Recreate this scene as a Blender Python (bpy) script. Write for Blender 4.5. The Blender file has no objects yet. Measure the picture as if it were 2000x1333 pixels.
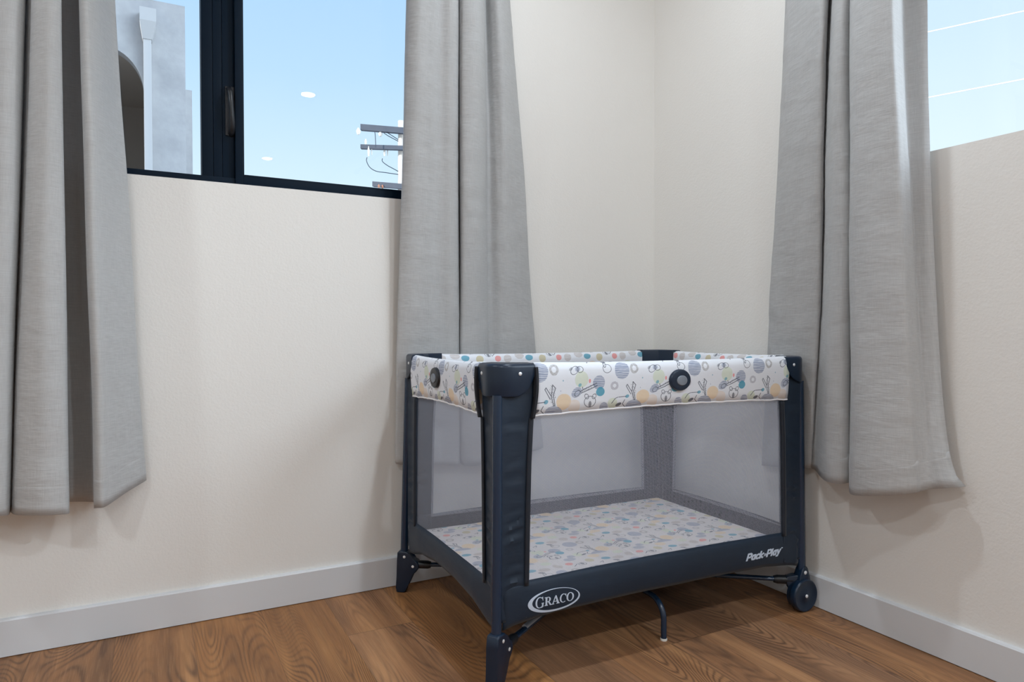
import bpy, bmesh, math, random
from mathutils import Vector, Matrix, noise as mnoise
C = bpy.context.scene.collection
PI = math.pi
random.seed(4)

# ---------------------------------------------------------------- camera
F_PX = 1328.63; PITCH = 0.01777; ROLL = -0.00061; YAW = 0.48669
CAM = Vector((-1.72974, -2.08717, 0.81458)); SHIFT_PX = -2.31
fw = Vector((math.sin(YAW)*math.cos(PITCH), math.cos(YAW)*math.cos(PITCH), -math.sin(PITCH)))
rt0 = Vector((math.cos(YAW), -math.sin(YAW), 0)); up0 = rt0.cross(fw)
rt = rt0*math.cos(ROLL) + up0*math.sin(ROLL); up = up0*math.cos(ROLL) - rt0*math.sin(ROLL)
cd = bpy.data.cameras.new('camera'); cam = bpy.data.objects.new('camera', cd); C.objects.link(cam)
m = Matrix((rt, up, -fw)).transposed().to_4x4(); m.translation = CAM
cam.matrix_world = m
cd.sensor_fit = 'HORIZONTAL'; cd.sensor_width = 36; cd.lens = F_PX/2000*36
cd.shift_y = -SHIFT_PX/2000*-1*-1; cd.clip_end = 500; cd.clip_start = 0.02
bpy.context.scene.camera = cam

def at(px, py, axis, val):
    """point of the plane axis=val seen at a photo position"""
    d = fw + rt*((px-1000)/F_PX) - up*((py-666.5-SHIFT_PX)/F_PX)
    return CAM + d*((val-CAM[axis])/d[axis])

# ---------------------------------------------------------------- view, world, sun, lamps
sc = bpy.context.scene
sc.view_settings.view_transform = 'Standard'; sc.view_settings.look = 'None'
sc.view_settings.gamma = 1; sc.view_settings.use_curve_mapping = False
sc.view_settings.exposure = 0.20
sc.cycles.max_bounces = 12; sc.cycles.diffuse_bounces = 6; sc.cycles.transparent_max_bounces = 16
sc.cycles.use_denoising = True
sc.cycles.sample_clamp_indirect = 6

w = bpy.data.worlds.new('world'); sc.world = w; w.use_nodes = True
wt = w.node_tree; wt.nodes.clear()
wo = wt.nodes.new('ShaderNodeOutputWorld'); wb = wt.nodes.new('ShaderNodeBackground')
tc = wt.nodes.new('ShaderNodeTexCoord'); sx = wt.nodes.new('ShaderNodeSeparateXYZ')
wt.links.new(tc.outputs['Generated'], sx.inputs[0])
cr = wt.nodes.new('ShaderNodeValToRGB'); el = cr.color_ramp
el.elements[0].position = 0.0; el.elements[0].color = (0.90, 0.93, 0.95, 1)
el.elements[1].position = 1.0; el.elements[1].color = (0.16, 0.34, 0.80, 1)
for p, c in ((0.10, (0.84, 0.93, 0.98, 1)), (0.20, (0.64, 0.83, 0.98, 1)), (0.34, (0.48, 0.71, 0.97, 1)), (0.55, (0.36, 0.60, 0.94, 1))):
    e = el.elements.new(p); e.color = c
# brighter, paler sky towards +x
mx = wt.nodes.new('ShaderNodeMath'); mx.operation = 'MULTIPLY_ADD'; mx.use_clamp = True
mx.inputs[1].default_value = 1.0; mx.inputs[2].default_value = -0.48
wt.links.new(sx.outputs[0], mx.inputs[0])
mixw = wt.nodes.new('ShaderNodeMix'); mixw.data_type = 'RGBA'
mixw.inputs[7].default_value = (0.92, 0.99, 1.0, 1)
wt.links.new(sx.outputs[2], cr.inputs[0]); wt.links.new(cr.outputs[0], mixw.inputs[6]); wt.links.new(mx.outputs[0], mixw.inputs[0])
# added glow in the unseen sky, lighting the north wall through the right window
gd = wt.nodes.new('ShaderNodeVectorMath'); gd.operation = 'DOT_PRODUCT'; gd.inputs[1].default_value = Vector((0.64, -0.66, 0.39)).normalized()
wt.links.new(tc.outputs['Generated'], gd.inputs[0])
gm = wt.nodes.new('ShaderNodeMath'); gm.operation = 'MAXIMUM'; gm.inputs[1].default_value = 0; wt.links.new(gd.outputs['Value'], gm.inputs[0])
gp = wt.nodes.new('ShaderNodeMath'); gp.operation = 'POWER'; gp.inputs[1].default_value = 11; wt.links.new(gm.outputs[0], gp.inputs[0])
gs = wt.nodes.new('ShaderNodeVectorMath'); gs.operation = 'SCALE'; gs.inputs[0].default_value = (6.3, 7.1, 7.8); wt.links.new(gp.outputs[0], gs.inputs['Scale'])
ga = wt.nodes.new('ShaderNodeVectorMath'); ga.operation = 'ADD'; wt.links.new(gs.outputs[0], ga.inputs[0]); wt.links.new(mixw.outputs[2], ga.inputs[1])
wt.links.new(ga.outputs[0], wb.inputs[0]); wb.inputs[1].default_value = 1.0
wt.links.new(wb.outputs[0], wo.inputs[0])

sd = bpy.data.lights.new('sun', 'SUN'); so = bpy.data.objects.new('sun', sd); C.objects.link(so)
sd.energy = 4.5; sd.angle = 0.02; sd.color = (1.0, 0.95, 0.88)
so.rotation_euler = Vector((-0.93, -0.03, 0.36)).to_track_quat('Z', 'Y').to_euler()

CEIL = 2.5
LAMPS = [(-0.735, -0.80), (-0.735, -2.79), (-0.72, -4.82), (-2.75, -0.80), (-2.75, -2.79), (-2.75, -4.82)]
LAMP_W = [9.5, 16.5, 13, 10, 18, 13]
for (x, y), wv in zip(LAMPS, LAMP_W):
    ld = bpy.data.lights.new('downlight_lamp', 'AREA'); lo = bpy.data.objects.new('downlight_lamp', ld); C.objects.link(lo)
    ld.shape = 'DISK'; ld.size = 0.085; ld.energy = wv; ld.color = (0.87, 0.965, 1.05)
    lo.location = (x, y, CEIL-0.012)

# ---------------------------------------------------------------- node helpers
class V:
    """tiny expression wrapper over scalar / vector sockets"""
    nt = None
    def __init__(s, o): s.o = o
    @staticmethod
    def m(op, *a, clamp=False):
        n = V.nt.nodes.new('ShaderNodeMath'); n.operation = op; n.use_clamp = clamp
        for i, x in enumerate(a):
            if isinstance(x, V): V.nt.links.new(x.o, n.inputs[i])
            else: n.inputs[i].default_value = x
        return V(n.outputs[0])
    def __add__(s, b): return V.m('ADD', s, b)
    __radd__ = __add__
    def __sub__(s, b): return V.m('SUBTRACT', s, b)
    def __rsub__(s, b): return V.m('SUBTRACT', b, s)
    def __mul__(s, b): return V.m('MULTIPLY', s, b)
    __rmul__ = __mul__
    def __truediv__(s, b): return V.m('DIVIDE', s, b)
    def lt(s, b): return V.m('LESS_THAN', s, b)
    def gt(s, b): return V.m('GREATER_THAN', s, b)
    def sin(s): return V.m('SINE', s)
    def floor(s): return V.m('FLOOR', s)
    def frac(s): return V.m('FRACT', s)
    def abs(s): return V.m('ABSOLUTE', s)
    def max(s, b): return V.m('MAXIMUM', s, b)
    def min(s, b): return V.m('MINIMUM', s, b)

def vm(op, *a, out=0):
    n = V.nt.nodes.new('ShaderNodeVectorMath'); n.operation = op
    for i, x in enumerate(a):
        if isinstance(x, V): V.nt.links.new(x.o, n.inputs[i])
        elif isinstance(x, (int, float)): n.inputs['Scale'].default_value = x
        else: n.inputs[i].default_value = x
    return V(n.outputs[out])
def xyz(x, y, z=0.0):
    n = V.nt.nodes.new('ShaderNodeCombineXYZ')
    for i, q in enumerate((x, y, z)):
        if isinstance(q, V): V.nt.links.new(q.o, n.inputs[i])
        else: n.inputs[i].default_value = q
    return V(n.outputs[0])
def sep(v):
    n = V.nt.nodes.new('ShaderNodeSeparateXYZ'); V.nt.links.new(v.o, n.inputs[0]); return [V(o) for o in n.outputs]
def tex(v, scale=5, detail=2, rough=0.5, kind='Noise', dist=0.0):
    n = V.nt.nodes.new('ShaderNodeTex'+kind); V.nt.links.new(v.o, n.inputs['Vector'])
    n.inputs['Scale'].default_value = scale
    if kind == 'Noise':
        n.inputs['Detail'].default_value = detail; n.inputs['Roughness'].default_value = rough; n.inputs['Distortion'].default_value = dist
    return V(n.outputs[0])
def mixc(f, a, b):
    n = V.nt.nodes.new('ShaderNodeMix'); n.data_type = 'RGBA'
    for i, q in ((0, f), (6, a), (7, b)):
        if isinstance(q, V): V.nt.links.new(q.o, n.inputs[i])
        elif i == 0: n.inputs[0].default_value = q
        else: n.inputs[i].default_value = (*q, 1)
    return V(n.outputs[2])
def ramp(f, stops):
    n = V.nt.nodes.new('ShaderNodeValToRGB'); V.nt.links.new(f.o, n.inputs[0]); e = n.color_ramp
    e.elements[0].position = stops[0][0]; e.elements[0].color = (*stops[0][1], 1)
    e.elements[1].position = stops[-1][0]; e.elements[1].color = (*stops[-1][1], 1)
    for p, c in stops[1:-1]:
        q = e.elements.new(p); q.color = (*c, 1)
    return V(n.outputs[0])
def coord(kind='Object'):
    n = V.nt.nodes.new('ShaderNodeTexCoord'); return V(n.outputs[kind])
def new_mat(name):
    mt = bpy.data.materials.new(name); mt.use_nodes = True; nt = mt.node_tree; V.nt = nt
    b = nt.nodes['Principled BSDF']; return mt, nt, b
def plug(nt, v, sock):
    if isinstance(v, V): nt.links.new(v.o, sock)
    elif isinstance(v, tuple) and len(v) == 3: sock.default_value = (*v, 1)
    else: sock.default_value = v
def bump(nt, b, h, strength, dist):
    n = nt.nodes.new('ShaderNodeBump'); n.inputs['Strength'].default_value = strength; n.inputs['Distance'].default_value = dist
    nt.links.new(h.o, n.inputs['Height']); nt.links.new(n.outputs[0], b.inputs['Normal'])
def simple(name, col, rough=0.5, metal=0.0, var=0.0, scale=40, spec=0.5):
    mt, nt, b = new_mat(name)
    if var:
        t = tex(coord(), scale, 3)
        c = mixc(t, tuple(x*(1-var) for x in col), tuple(min(1, x*(1+var)) for x in col)); plug(nt, c, b.inputs['Base Color'])
    else: plug(nt, col, b.inputs['Base Color'])
    b.inputs['Roughness'].default_value = rough; b.inputs['Metallic'].default_value = metal
    b.inputs['Specular IOR Level'].default_value = spec
    return mt

# ---------------------------------------------------------------- materials
def paint(name, col, s1=220, strength=0.12):
    mt, nt, b = new_mat(name); co = coord()
    h = tex(co, s1, 3, 0.55) + tex(co, s1*0.35, 2)*0.8
    c = mixc(tex(co, 3, 2), tuple(x*0.985 for x in col), col)
    plug(nt, c, b.inputs['Base Color']); b.inputs['Roughness'].default_value = 0.62
    bump(nt, b, h, strength, 0.002); return mt
M_WALL = paint('wall_paint', (0.795, 0.775, 0.737), 150, 0.30)
M_CEIL = paint('ceiling_paint', (0.86, 0.85, 0.82))
M_BASE = simple('baseboard_paint', (0.66, 0.675, 0.695), 0.38)
M_FRAME = simple('window_frame_navy', (0.0008, 0.0075, 0.018), 0.45, spec=0.12)
M_NAVYP = simple('navy_plastic', (0.0042, 0.0165, 0.039), 0.32, var=0.06, scale=300)
M_NAVYT = simple('navy_tube_paint', (0.009, 0.027, 0.060), 0.25, spec=0.6)
M_BLACKP = simple('black_plastic', (0.008, 0.010, 0.014), 0.4)
M_GREYP = simple('grey_button', (0.20, 0.23, 0.27), 0.4)
M_METAL = simple('rivet_metal', (0.85, 0.87, 0.90), 0.4, 0.35)
M_STEEL = simple('steel_sleeve', (0.42, 0.48, 0.56), 0.35, 0.6)
M_WHITEP = simple('white_rubber', (0.8, 0.8, 0.76), 0.5)
M_LOGO = simple('logo_print', (0.60, 0.70, 0.84), 0.6)
M_PIPE = simple('white_piping', (0.88, 0.88, 0.90), 0.7)
M_STRAP = simple('black_webbing', (0.010, 0.012, 0.018), 0.75)
M_ROD = simple('rod_metal', (0.03, 0.03, 0.035), 0.35, 0.8)

def navy_fabric(name, col):
    mt, nt, b = new_mat(name); co = coord()
    x, y, z = sep(co)
    weave = ((z*4200).sin()) * (((x+y)*4200).sin())
    wr = tex(xyz(x*3.0, y*3.0, z*9.0), 3.0, 3)
    c = mixc(tex(co, 14, 3), tuple(q*0.85 for q in col), tuple(q*1.12 for q in col))
    plug(nt, c, b.inputs['Base Color']); b.inputs['Roughness'].default_value = 0.62
    b.inputs['Sheen Weight'].default_value = 0.12; b.inputs['Sheen Roughness'].default_value = 0.4
    bump(nt, b, weave*0.02 + wr, 0.35, 0.006); return mt
M_NAVYF = navy_fabric('navy_nylon', (0.0050, 0.0175, 0.038))
M_NAVYD = navy_fabric('navy_binding', (0.007, 0.012, 0.022))

def linen():
    mt, nt, b = new_mat('grey_linen'); co = coord('UV')
    u, v, _ = sep(co)
    a = tex(xyz(u*1.0, v*14.0), 26, 3, 0.65); c2 = tex(xyz(u*14.0, v*1.0), 26, 3, 0.65)
    f = a*0.6 + c2*0.4
    c = ramp(f, [(0.28, (0.49, 0.493, 0.493)), (0.5, (0.56, 0.563, 0.562)), (0.74, (0.63, 0.633, 0.632))])
    plug(nt, c, b.inputs['Base Color']); b.inputs['Roughness'].default_value = 0.85
    b.inputs['Sheen Weight'].default_value = 0.15
    bump(nt, b, f + tex(xyz(u*2.0, v*5.0), 3.2, 3, 0.55)*6.0, 0.30, 0.0035)
    tr = nt.nodes.new('ShaderNodeBsdfTranslucent'); nt.links.new(c.o, tr.inputs[0])
    ms = nt.nodes.new('ShaderNodeMixShader'); ms.inputs[0].default_value = 0.22
    nt.links.new(b.outputs[0], ms.inputs[1]); nt.links.new(tr.outputs[0], ms.inputs[2])
    nt.links.new(ms.outputs[0], nt.nodes['Material Output'].inputs[0]); return mt
M_LINEN = linen()

def floor_wood():
    mt, nt, b = new_mat('wood_planks'); co = coord(); x, y, _ = sep(co)
    W = 0.182; L = 2.4
    xi = (x + 1.64 + 40*W)/W; pid = xi.floor(); fx = xi.frac()
    rn = nt.nodes.new('ShaderNodeTexWhiteNoise'); rn.noise_dimensions = '1D'; nt.links.new((pid + 0.37).o, rn.inputs['W']); r1 = V(rn.outputs['Value'])
    yi = (y + 30.75)/L + r1*7.3; yid = yi.floor(); fy = yi.frac()
    r2n = nt.nodes.new('ShaderNodeTexWhiteNoise'); r2n.noise_dimensions = '2D'; nt.links.new(xyz(pid + 0.5, yid + 0.5).o, r2n.inputs['Vector'])
    r2 = V(r2n.outputs['Value']); r2c = sep(V(r2n.outputs['Color']))
    px = x + r2*31.0; py = y + r2c[1]*17.0
    base = tex(xyz(px*1.0, py*0.16), 5.2, 1.5, 0.42, dist=0.25)
    rings = base*440 + (fx-0.5)*(r2c[0]*22.0 - 8.0)
    ring = rings.sin()*0.5 + 0.5
    broad = tex(xyz(px*1.0, py*0.10), 9.0, 3, 0.6)
    fibre = tex(xyz(px*1.0, py*0.035), 260, 3, 0.65)
    fib2 = tex(xyz(px*1.0, py*0.05), 70, 3, 0.6)
    # darkness of the ring line, sharp on one side
    line = V.m('POWER', ring, 2.2)
    g = line*V.m('MULTIPLY', tex(xyz(px, py*0.25), 8, 3) - 0.36, 4.2, clamp=True)
    col = ramp(broad, [(0.28, (0.185, 0.090, 0.043)), (0.48, (0.335, 0.155, 0.064)), (0.70, (0.510, 0.255, 0.104))])
    col = mixc(g*0.80, col, (0.115, 0.056, 0.030))
    col = mixc(V.m('MULTIPLY', (fib2 - 0.42), 1.5, clamp=True), col, (0.16, 0.082, 0.044))
    col = mixc((fibre - 0.5)*0.9, col, (0.60, 0.36, 0.19))
    # occasional knots
    vn = nt.nodes.new('ShaderNodeTexVoronoi'); vn.inputs['Scale'].default_value = 2.3; vn.inputs['Randomness'].default_value = 0.9
    nt.links.new(xyz(px, py*0.42).o, vn.inputs['Vector']); kd = V(vn.outputs['Distance'])
    knot = V.m('SUBTRACT', 1.0, V.m('MULTIPLY', kd, 16.0, clamp=True), clamp=True)
    col = mixc(knot*0.75, col, (0.10, 0.055, 0.036))
    # plank tint
    hs = nt.nodes.new('ShaderNodeHueSaturation'); nt.links.new(col.o, hs.inputs['Color'])
    nt.links.new((r2c[2]*0.24 + 0.87).o, hs.inputs['Value']); nt.links.new((r2c[0]*0.14 + 0.90).o, hs.inputs['Saturation'])
    col = V(hs.outputs[0])
    ex = (fx - 0.5).abs().gt(0.494); ey = (fy - 0.5).abs().gt(0.4993); seam = ex.max(ey)
    col = mixc(seam*0.35, col, (0.06, 0.034, 0.020))
    plug(nt, col, b.inputs['Base Color'])
    plug(nt, fib2*0.15 + 0.42, b.inputs['Roughness']); b.inputs['Specular IOR Level'].default_value = 0.28
    bump(nt, b, fibre*0.35 + line*0.3 - seam*0.8, 0.20, 0.0012); return mt
M_FLOOR = floor_wood()

def net_material():
    mt, nt, b = new_mat('grey_netting'); u, v, _ = sep(coord('UV'))
    P = 0.0031
    a = ((u*0.78 + v)/P).frac() - 0.5; c = ((u*0.78 - v)/P).frac() - 0.5
    hole = (a.abs().lt(0.415))*(c.abs().lt(0.415))
    plug(nt, (0.54, 0.57, 0.67), b.inputs['Base Color']); b.inputs['Roughness'].default_value = 0.8
    tr = nt.nodes.new('ShaderNodeBsdfTransparent'); ms = nt.nodes.new('ShaderNodeMixShader')
    nt.links.new(hole.o, ms.inputs[0]); nt.links.new(b.outputs[0], ms.inputs[1]); nt.links.new(tr.outputs[0], ms.inputs[2])
    nt.links.new(ms.outputs[0], nt.nodes['Material Output'].inputs[0]); return mt
M_NET = net_material()

def print_material(name, fade=0.0, ground=(0.78, 0.81, 0.865)):
    mt, nt, b = new_mat(name); uv = coord('UV'); u, v, _ = sep(uv)
    P = 0.230; H = 0.190
    row = (v/H).floor()
    x = ((u/P) + row*0.43).frac()*P; y = (v/H).frac()*H
    p = xyz(x, y)
    wob = tex(uv, 60, 2)
    def ell(cx, cy, rx, ry=None, ang=0.0, wrap=True):
        ry = ry or rx
        dx = x - cx
        if wrap:                       # nearest repeat in x
            dx = ((dx/P) + 0.5).frac()*P - 0.5*P
        dy = y - cy
        if ang:
            c, s = math.cos(ang), math.sin(ang); dx, dy = dx*c + dy*s, dy*c - dx*s
        q = xyz(dx/rx, dy/ry)
        return vm('LENGTH', q, out=1) + (wob - 0.5)*0.12
    def seg(x0, y0, x1, y1, wd=0.0011):
        pa = vm('SUBTRACT', p, (x0, y0, 0)); ba = (x1-x0, y1-y0, 0); L2 = ba[0]**2 + ba[1]**2
        h = V.m('DIVIDE', vm('DOT_PRODUCT', pa, ba, out=1), L2, clamp=True)
        n = V.nt.nodes.new('ShaderNodeVectorMath'); n.operation = 'SCALE'; n.inputs[0].default_value = ba; V.nt.links.new(h.o, n.inputs['Scale'])
        return vm('LENGTH', vm('SUBTRACT', pa, V(n.outputs[0])), out=1).lt(wd)
    stripes = V.m('MULTIPLY', ((y*1500 + tex(xyz(u*1.0, v*6.0), 25, 2)*9.0).sin() + 0.55), 1.2, clamp=True)
    col = ground
    SL = (0.24, 0.29, 0.42); GR = (0.62, 0.70, 0.50); OR = (0.80, 0.60, 0.36); BE = (0.78, 0.66, 0.56); TE = (0.055, 0.33, 0.47)
    RD = (0.80, 0.22, 0.20); DK = (0.045, 0.055, 0.085); KH = (0.56, 0.50, 0.30); BR = (0.40, 0.32, 0.27)
    def disc(c, cx, cy, r, ry=None, ang=0, a=0.85, striped=False, base=None):
        mk = ell(cx, cy, r, ry, ang).lt(1.0)
        if striped: mk = mk*(stripes*0.6 + 0.4)
        return mixc(mk*a, base, c)
    for (c, cx, cy, r, ry, ang, a, st) in [
        (GR, .1235, .080, .019, None, 0, .6, 0), (OR, .075, .028, .020, None, 0, .75, 0), (BE, .104, .014, .017, None, 0, .6, 0),
        (GR, .214, .014, .014, None, 0, .6, 0), (SL, .010, .099, .0215, None, 0, .9, 1), (SL, .173, .071, .0175, None, 0, .9, 1),
        (SL, .048, .002, .024, .017, 0, .9, 1), (SL, .110, .049, .016, .012, .6, .85, 1), (SL, .189, .006, .012, .012, 0, .9, 1),
        (TE, .1776, .048, .0125, None, 0, .9, 0), (TE, .027, .030, .006, .005, .5, .8, 0), (RD, .1467, .076, .003, .005, 0, .8, 0),
        (TE, .119, .067, .005, .004, .6, .7, 0), (SL, .112, .104, .008, .006, .3, .6, 0), (DK, .002, .0095, .009, .0038, .35, .85, 0),
        (DK, .149, .016, .0042, .008, 0, .7, 0), (RD, .055, .150, .011, .010, 0, .75, 0), (TE, .170, .148, .014, .010, 0, .85, 0),
        (KH, .120, .152, .013, None, 0, .8, 0), (BR, .205, .140, .017, .012, 0, .6, 1), (DK, .188, .124, .009, .004, -.5, .8, 0),
        (BR, .020, .150, .014, None, 0, .6, 1), (DK, .088, .137, .005, .007, .3, .75, 0), (OR, .150, .178, .018, .013, 0, .6, 0),
        (SL, .075, .180, .018, .012, 0, .8, 1), (GR, .000, .178, .016, .012, 0, .6, 0), (DK, .093, .104, .006, .003, .6, .5, 0),
        (SL, .066, .055, .0012, .0012, 0, .8, 0), (TE, .072, .079, .0016, .002, 0, .7, 0)]:
        col = disc(c, cx, cy, r, ry, ang, a, st, col)
    ringm = None
    def addm(a):
        nonlocal ringm
        ringm = a if ringm is None else ringm.max(a)
    def ring(cx, cy, r, ry=None, ang=0, w_=0.10):
        addm((ell(cx, cy, r, ry, ang) - 1.0).abs().lt(w_))
    # small line-drawn animals: maned ring, striped ring, rounded cub, wing, leaf outlines
    ring(.1486, .023, .016, .014, 0, .06); ring(.139, .037, .005, .007, .5, .16); ring(.160, .036, .005, .007, -.5, .16)
    ring(.103, .101, .012, .008, .5, .08); ring(.119, .103, .009, .007, 0, .1); ring(.196, .104, .012, .010, 0, .07); ring(.190, .113, .004, .006, 0, .2)
    ring(.112, .047, .009, .006, .7, .12); ring(.088, .135, .011, .009, 0, .08)
    for s_ in [(.048, .020, .041, .043), (.041, .043, .0435, .070), (.0435, .070, .052, .062), (.052, .062, .046, .046), (.046, .046, .052, .020),
               (.041, .043, .026, .064), (.026, .064, .023, .060), (.023, .060, .038, .036), (.048, .020, .052, .020),
               (.212, .014, .222, .026), (.222, .026, .2295, .029), (.002, .029, .024, .030), (.120, .052, .166, .070), (.123, .047, .168, .064),
               (.128, .056, .126, .062), (.020, .020, .014, .010), (.014, .010, .022, .002), (.060, .128, .075, .142), (.143, .120, .150, .132), (.136, .125, .150, .132)]:
        addm(seg(*s_))
    col = mixc(ringm*0.85, col, (0.07, 0.085, 0.12))
    # dotted coat of the giraffes
    dots = tex(uv, 420, 1).gt(0.60)
    coat = ell(.0445, .045, .008, .027, .1).lt(1.0).max(ell(.145, .059, .025, .005, .37).lt(1.0))
    col = mixc(dots*coat*0.85, col, DK)
    mane = ell(.047, .103, .0125, .0125); mk = mane.lt(1.0)*mane.gt(0.52)
    col = mixc(mk*(tex(uv, 260, 2)*0.9), col, (0.16, 0.13, 0.10))
    zr = ell(.218, .062, .0115, .0105); mk = zr.lt(1.0)*zr.gt(0.45)
    col = mixc(mk*(((x+y)*1900).sin().gt(0.0))*0.75, col, (0.13, 0.12, 0.18))
    plug(nt, col, b.inputs['Base Color']); b.inputs['Roughness'].default_value = 0.8
    bump(nt, b, tex(xyz(u*1.0, v*2.0), 22, 2), 0.25, 0.003)
    return mt
M_PRINT = print_material('animal_print'); M_PAD = print_material('pad_print', 0.0, (0.70, 0.665, 0.67))

def glass():
    mt, nt, b = new_mat('window_glass'); nt.nodes.remove(b)
    t = nt.nodes.new('ShaderNodeBsdfTransparent'); t.inputs[0].default_value = (0.985, 0.99, 0.99, 1)
    g = nt.nodes.new('ShaderNodeBsdfGlossy'); g.inputs['Roughness'].default_value = 0.004
    fr = nt.nodes.new('ShaderNodeFresnel'); fr.inputs[0].default_value = 1.45
    ge = nt.nodes.new('ShaderNodeNewGeometry'); fm = nt.nodes.new('ShaderNodeMath'); fm.operation = 'MULTIPLY_ADD'; fm.use_clamp = True; fm.inputs[1].default_value = -1   # the pane's far face only lets light out
    nt.links.new(ge.outputs['Backfacing'], fm.inputs[0]); nt.links.new(fr.outputs[0], fm.inputs[2])
    ms = nt.nodes.new('ShaderNodeMixShader'); nt.links.new(fm.outputs[0], ms.inputs[0]); nt.links.new(t.outputs[0], ms.inputs[1]); nt.links.new(g.outputs[0], ms.inputs[2])
    nt.links.new(ms.outputs[0], nt.nodes['Material Output'].inputs[0]); return mt
M_GLASS = glass()
def emit(name, col, s):
    mt, nt, b = new_mat(name); plug(nt, col, b.inputs['Base Color']); b.inputs['Emission Color'].default_value = (*col, 1); b.inputs['Emission Strength'].default_value = s; return mt
M_LENS = emit('lamp_lens', (1.0, 0.95, 0.88), 12)
def stucco():
    mt, nt, b = new_mat('pale_stucco'); co = coord()
    c = mixc(V.m('MULTIPLY_ADD', tex(co, 2.6, 5, 0.65), 2.4, -0.7, clamp=True), (0.26, 0.275, 0.295), (0.40, 0.42, 0.44)); plug(nt, c, b.inputs['Base Color']); b.inputs['Roughness'].default_value = 0.9
    bump(nt, b, tex(co, 9, 4, 0.55), 0.25, 0.02); return mt
M_STUCCO = stucco()
M_STUCCO_IN = simple('loggia_plaster', (0.66, 0.60, 0.54), 0.9, var=0.1, scale=2)
M_SPOUT = simple('spout_paint', (0.38, 0.40, 0.42), 0.7)
M_GROUND = simple('street_ground', (0.42, 0.41, 0.40), 0.9, var=0.2, scale=1)
M_POLE = simple('pole_wood_pale', (0.70, 0.66, 0.60), 0.8, var=0.15, scale=4)
M_ARM = simple('crossarm_wood', (0.085, 0.10, 0.13), 0.8, var=0.2, scale=6)
M_INSUL = simple('insulator_ceramic', (0.75, 0.74, 0.70), 0.25)
M_WIRE = simple('black_wire', (0.03, 0.045, 0.07), 0.6)
M_PALEWIRE = simple('pale_wire', (0.92, 0.92, 0.92), 0.6)
M_RUST = simple('rusty_fitting', (0.45, 0.20, 0.12), 0.7)

# ---------------------------------------------------------------- mesh helpers
def smooth(o, ang=40):
    me = o.data
    for p in me.polygons: p.use_smooth = True
    bm = bmesh.new(); bm.from_mesh(me); lim = math.radians(ang)
    for e in bm.edges:
        if len(e.link_faces) == 2 and e.calc_face_angle(0) > lim: e.smooth = False
    bm.to_mesh(me); bm.free()
def obj(name, bm, mat, parent=None, ang=40, fix=True):
    if fix: bmesh.ops.recalc_face_normals(bm, faces=bm.faces)
    me = bpy.data.meshes.new(name); bm.to_mesh(me); bm.free()
    o = bpy.data.objects.new(name, me); C.objects.link(o); me.materials.append(mat)
    if parent: o.parent = parent
    if ang: smooth(o, ang)
    return o
def tag(o, label, cat, group=None):
    o['label'] = label; o['category'] = cat
    if group: o['group'] = group
    return o
def thing(name, label, cat, loc=(0, 0, 0), rotz=0, group=None):
    o = bpy.data.objects.new(name, None); C.objects.link(o); o.location = loc; o.rotation_euler = (0, 0, rotz)
    o.empty_display_size = 0.1
    return tag(o, label, cat, group)
def struct(name, bm, mat, parent=None, ang=30):
    o = obj(name, bm, mat, parent, ang)
    if parent is None: o['kind'] = 'structure'
    return o
def box(bm, x0, x1, y0, y1, z0, z1, bev=0.0):
    vs = [bm.verts.new((x, y, z)) for x in (x0, x1) for y in (y0, y1) for z in (z0, z1)]
    fs = [bm.faces.new([vs[i] for i in f]) for f in ((0, 1, 3, 2), (4, 6, 7, 5), (0, 4, 5, 1), (2, 3, 7, 6), (0, 2, 6, 4), (1, 5, 7, 3))]
    if bev:
        es = {e for f in fs for e in f.edges}
        bmesh.ops.bevel(bm, geom=list(es), offset=bev, segments=2, affect='EDGES', profile=0.7)
    return bm
def tube(bm, pts, r, n=14, cap=True, rs=None, flat=1.0):
    pts = [Vector(p) for p in pts]; rings = []; prev = None
    for i, p in enumerate(pts):
        t = (pts[min(i+1, len(pts)-1)] - pts[max(i-1, 0)]).normalized()
        if prev is None:
            a = Vector((0, 0, 1)) if abs(t.z) < 0.9 else Vector((1, 0, 0)); u = t.cross(a).normalized()
        else: u = (prev - t*prev.dot(t)).normalized()
        prev = u; v = t.cross(u); rr = rs[i] if rs else r
        rings.append([bm.verts.new(p + u*math.cos(k*2*PI/n)*rr + v*math.sin(k*2*PI/n)*rr*flat) for k in range(n)])
    for a, b in zip(rings, rings[1:]):
        for k in range(n): bm.faces.new((a[k], a[(k+1) % n], b[(k+1) % n], b[k]))
    if cap: bm.faces.new(rings[0][::-1]); bm.faces.new(rings[-1])
    return bm
def prism(bm, pts, origin, ux, uy, un, depth, bev=0.0, segs=2):
    """outline pts (a,b) in plane ux,uy; extruded along un by depth"""
    o = Vector(origin); ux, uy, un = Vector(ux), Vector(uy), Vector(un)
    a = [bm.verts.new(o + ux*p[0] + uy*p[1]) for p in pts]; b = [bm.verts.new(v.co + un*depth) for v in a]
    n = len(pts); f0 = bm.faces.new(a[::-1]); f1 = bm.faces.new(b)
    for i in range(n): bm.faces.new((a[i], a[(i+1) % n], b[(i+1) % n], b[i]))
    if bev: bmesh.ops.bevel(bm, geom=list(f0.edges)+list(f1.edges), offset=bev, segments=segs, affect='EDGES', profile=0.7)
    return bm
def grid(rows, uvs=None, close=False):
    bm = bmesh.new(); vs = [[bm.verts.new(p) for p in r] for r in rows]; uvl = bm.loops.layers.uv.new('UVMap')
    for i in range(len(rows)-1):
        for j in range(len(rows[0])-1):
            f = bm.faces.new((vs[i][j], vs[i][j+1], vs[i+1][j+1], vs[i+1][j]))
            if uvs:
                for l, (a, b) in zip(f.loops, ((i, j), (i, j+1), (i+1, j+1), (i+1, j))): l[uvl].uv = uvs[a][b]
    return bm
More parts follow.
